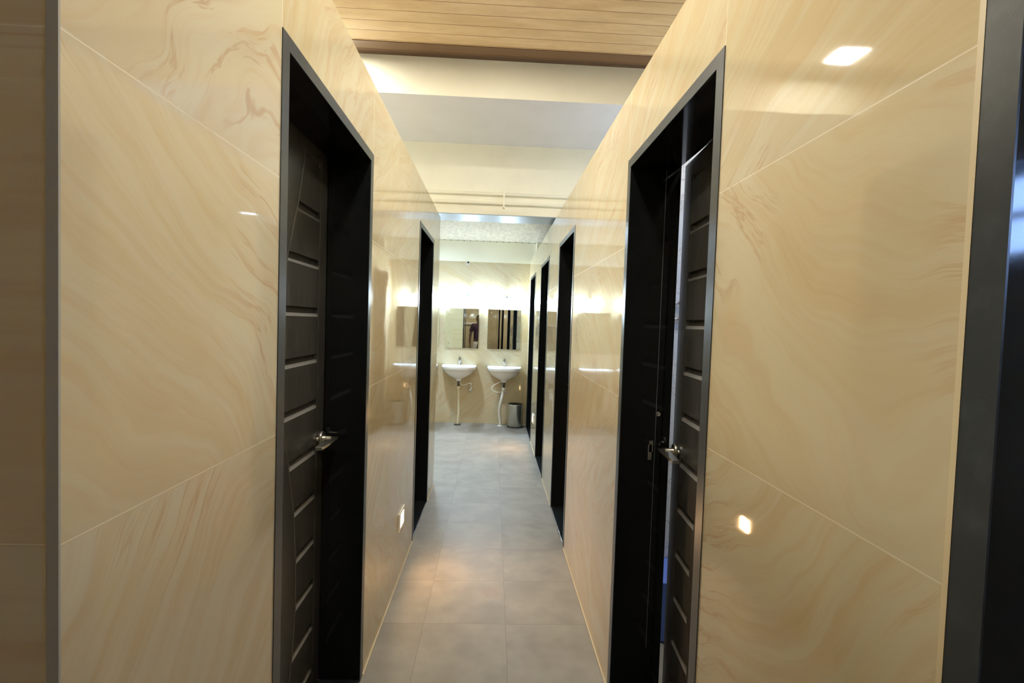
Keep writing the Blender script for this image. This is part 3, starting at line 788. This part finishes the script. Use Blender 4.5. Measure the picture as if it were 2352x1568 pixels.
bmesh.ops.delete(bm, geom=[v for v in bm.verts if v.co.z < (.42 if v.co.y > .15 else -.30)], context='VERTS')
for v in bm.verts: v.co = Vector((v.co.x * .082, v.co.y * .104, v.co.z * .129)) + Vector((0, .012, 1.579))
for f in bm.faces: f.smooth = True
hr = obj('hair', bm, M['hair'], man)
so = hr.modifiers.new('s', 'SOLIDIFY'); so.thickness = .008
# shirt: skinned shell, a little larger than the torso and upper arms
S_ = [(0, 0, .835, .162, .124), (0, 0, 1.07, .155, .115), (0, 0, 1.22, .166, .118), (0, -.005, 1.36, .146, .098), (0, 0, 1.425, .075, .072),
      (-.172, -.005, 1.378, .074, .072), (-.212, 0, 1.26, .064, .066), (-.228, .002, 1.17, .062, .064),
      (.172, -.005, 1.378, .074, .072), (.215, .01, 1.26, .064, .066), (.240, .026, 1.18, .062, .064)]
skinned('shirt', S_, [(0, 1), (1, 2), (2, 3), (3, 4), (3, 5), (5, 6), (6, 7), (3, 8), (8, 9), (9, 10)], M['shirt'], man)
T_ = [(0, 0, 1.0, .148, .106), (0, 0, .86, .150, .112), (-.098, 0, .78, .098, .098), (-.106, .01, .50, .075, .08), (-.11, 0, .28, .068, .072), (-.11, 0, .09, .062, .066),
      (.098, 0, .78, .098, .098), (.106, .01, .50, .075, .08), (.11, 0, .28, .068, .072), (.11, 0, .09, .062, .066)]
skinned('trousers', T_, [(0, 1), (1, 2), (2, 3), (3, 4), (4, 5), (1, 6), (6, 7), (7, 8), (8, 9)], M['trousers'], man)
bm = B(); tube(bm, [(.145 * math.cos(a), .112 * math.sin(a), .925) for a in [2 * PI * k / 24 for k in range(25)]], .012, 6, caps=False)
obj('belt', bm, M['shoe'], man)
for s_ in (-1, 1):
    bm = B(); r0 = bmesh.ops.create_uvsphere(bm, u_segments=18, v_segments=12, radius=1)
    for v in r0['verts']:
        v.co = Vector((s_ * .11 + v.co.x * .048, .05 + v.co.y * .135, max(.002, .045 + v.co.z * (.052 if v.co.y < 0 else .040))))
    obj('shoe', bm, M['shoe'], man)
def hand(name, wrist, fdir, pdir, parent, curl):
    """palm + five separate fingers. fdir: along the fingers, pdir: palm normal"""
    f = Vector(fdir).normalized(); n = Vector(pdir); n = (n - f * n.dot(f)).normalized(); s_ = f.cross(n)
    w = Vector(wrist)
    def P(a, b, c): return w + f * a + s_ * b + n * c
    bm = B()
    tube(bm, [P(-.01, 0, 0), P(.02, 0, 0), P(.055, 0, 0), P(.092, 0, .002)], [.026, .031, .036, .030], 16)
    for v in bm.verts:
        d_ = (v.co - w).dot(n); v.co -= n * d_ * .55
    for off, ln, r in ((-.030, .066, .0078), (-.0105, .078, .0085), (.0105, .074, .0083), (.030, .058, .0074)):
        p0 = P(.078, off, 0); a = 0; pts = [p0]; cur = p0
        for k, q in enumerate((.42, .32, .26)):
            a += curl * (.5 + .35 * k); d_ = f * math.cos(a) + n * math.sin(a); cur = cur + d_ * ln * q; pts.append(cur)
        tube(bm, smooth_path(pts, 4), [r * (1 - .25 * i / 12) for i in range(13)], 10)
    pts = [P(.018, -.028, .004), P(.045, -.052, .012), P(.068, -.060, .022), P(.088, -.058, .032)]
    tube(bm, smooth_path(pts, 4), [.012 - .004 * i / 12 for i in range(13)], 10)
    return obj(name, bm, M['skin'], parent)
hand('hand', (-.247, .088, .825), (.02, .25, -1), (1, .1, 0), man, .35)
hand('hand', (.165, .245, 1.325), (-.30, .75, .62), (-.75, -.1, -.5), man, .75)
# tripod
tr = thing('tripod', 'black tripod under the camera, legs just visible in the mirrors', 'tripod', (0, -.09, 0))
bm = B(); lathe(bm, [(0, 1.18), (.016, 1.18), (.016, 1.30), (.030, 1.305), (.032, 1.335), (.020, 1.345), (.020, 1.37), (.028, 1.375), (.028, 1.388), (0, 1.388)]); obj('tripod_head', bm, M['black'], tr)
for k in range(3):
    a = PI / 2 + k * 2 * PI / 3; c_, s_ = math.cos(a), math.sin(a)
    bm = B(); tube(bm, [(.025 * c_, .025 * s_, 1.315), (.20 * c_, .20 * s_, .70), (.20 * c_, .20 * s_, .70), (.395 * c_, .395 * s_, .022)], [.014, .012, .010, .009], 10)
    lg = obj('leg', bm, M['black'], tr)
    bm = B(); lathe(bm, [(0, 0), (.013, .001), (.012, .03), (0, .034)], (.40 * c_, .40 * s_, .001)); obj('foot', bm, M['rubber'], lg)
cm = thing('photo_camera', 'black camera standing on the tripod between the mirrors, behind the viewpoint', 'camera', (0, -.09, 1.388))
bm = B(); box(bm, -.068, .068, -.032, .012, .0, .092); box(bm, -.026, .026, -.030, .012, .092, .118); box(bm, .044, .070, .012, .026, .006, .085); obj('camera_body', bm, M['black'], cm, bevel=.005)
bm = B(); lathe(bm, [(.034, .012), (.036, .016), (.036, .050), (.040, .055), (.040, .066), (.037, .066), (.037, .060), (0, .058)], (0, 0, .050), 'y'); obj('lens', bm, M['black'], cm)

# ------------------------------------------------------------------ world, camera
w = bpy.data.worlds.new('World'); bpy.context.scene.world = w; w.use_nodes = True
bg = w.node_tree.nodes['Background']; bg.inputs[0].default_value = (.36, .55, 1.0, 1); bg.inputs[1].default_value = 8.0
cam = bpy.data.cameras.new('camera'); co = bpy.data.objects.new('camera', cam); C.objects.link(co)
f_, yaw, pitch, roll = 1122.34, .0394, .0363, .0331
cam.sensor_width = 36; cam.sensor_fit = 'HORIZONTAL'; cam.lens = 36 * f_ / 2352; cam.clip_start = .02
cy, sy, cp, sp = math.cos(yaw), math.sin(yaw), math.cos(pitch), math.sin(pitch)
fwd = Vector((sy * cp, cy * cp, -sp)); right = Vector((cy, -sy, 0)); up = right.cross(fwd)
r2 = right * math.cos(roll) + up * math.sin(roll); u2 = up * math.cos(roll) - right * math.sin(roll)
mt = Matrix((r2, u2, -fwd)).transposed().to_4x4(); mt.translation = (0, 0, 1.47)
co.matrix_world = mt
sc = bpy.context.scene; sc.camera = co
sc.view_settings.view_transform = 'Standard'; sc.view_settings.look = 'None'; sc.view_settings.gamma = 1; sc.view_settings.use_curve_mapping = False
sc.view_settings.exposure = 1.65
sc.cycles.max_bounces = 12; sc.cycles.diffuse_bounces = 6; sc.cycles.glossy_bounces = 8
sc.cycles.use_denoising = True
sc.cycles.caustics_reflective = False
sc.cycles.sample_clamp_indirect = 6
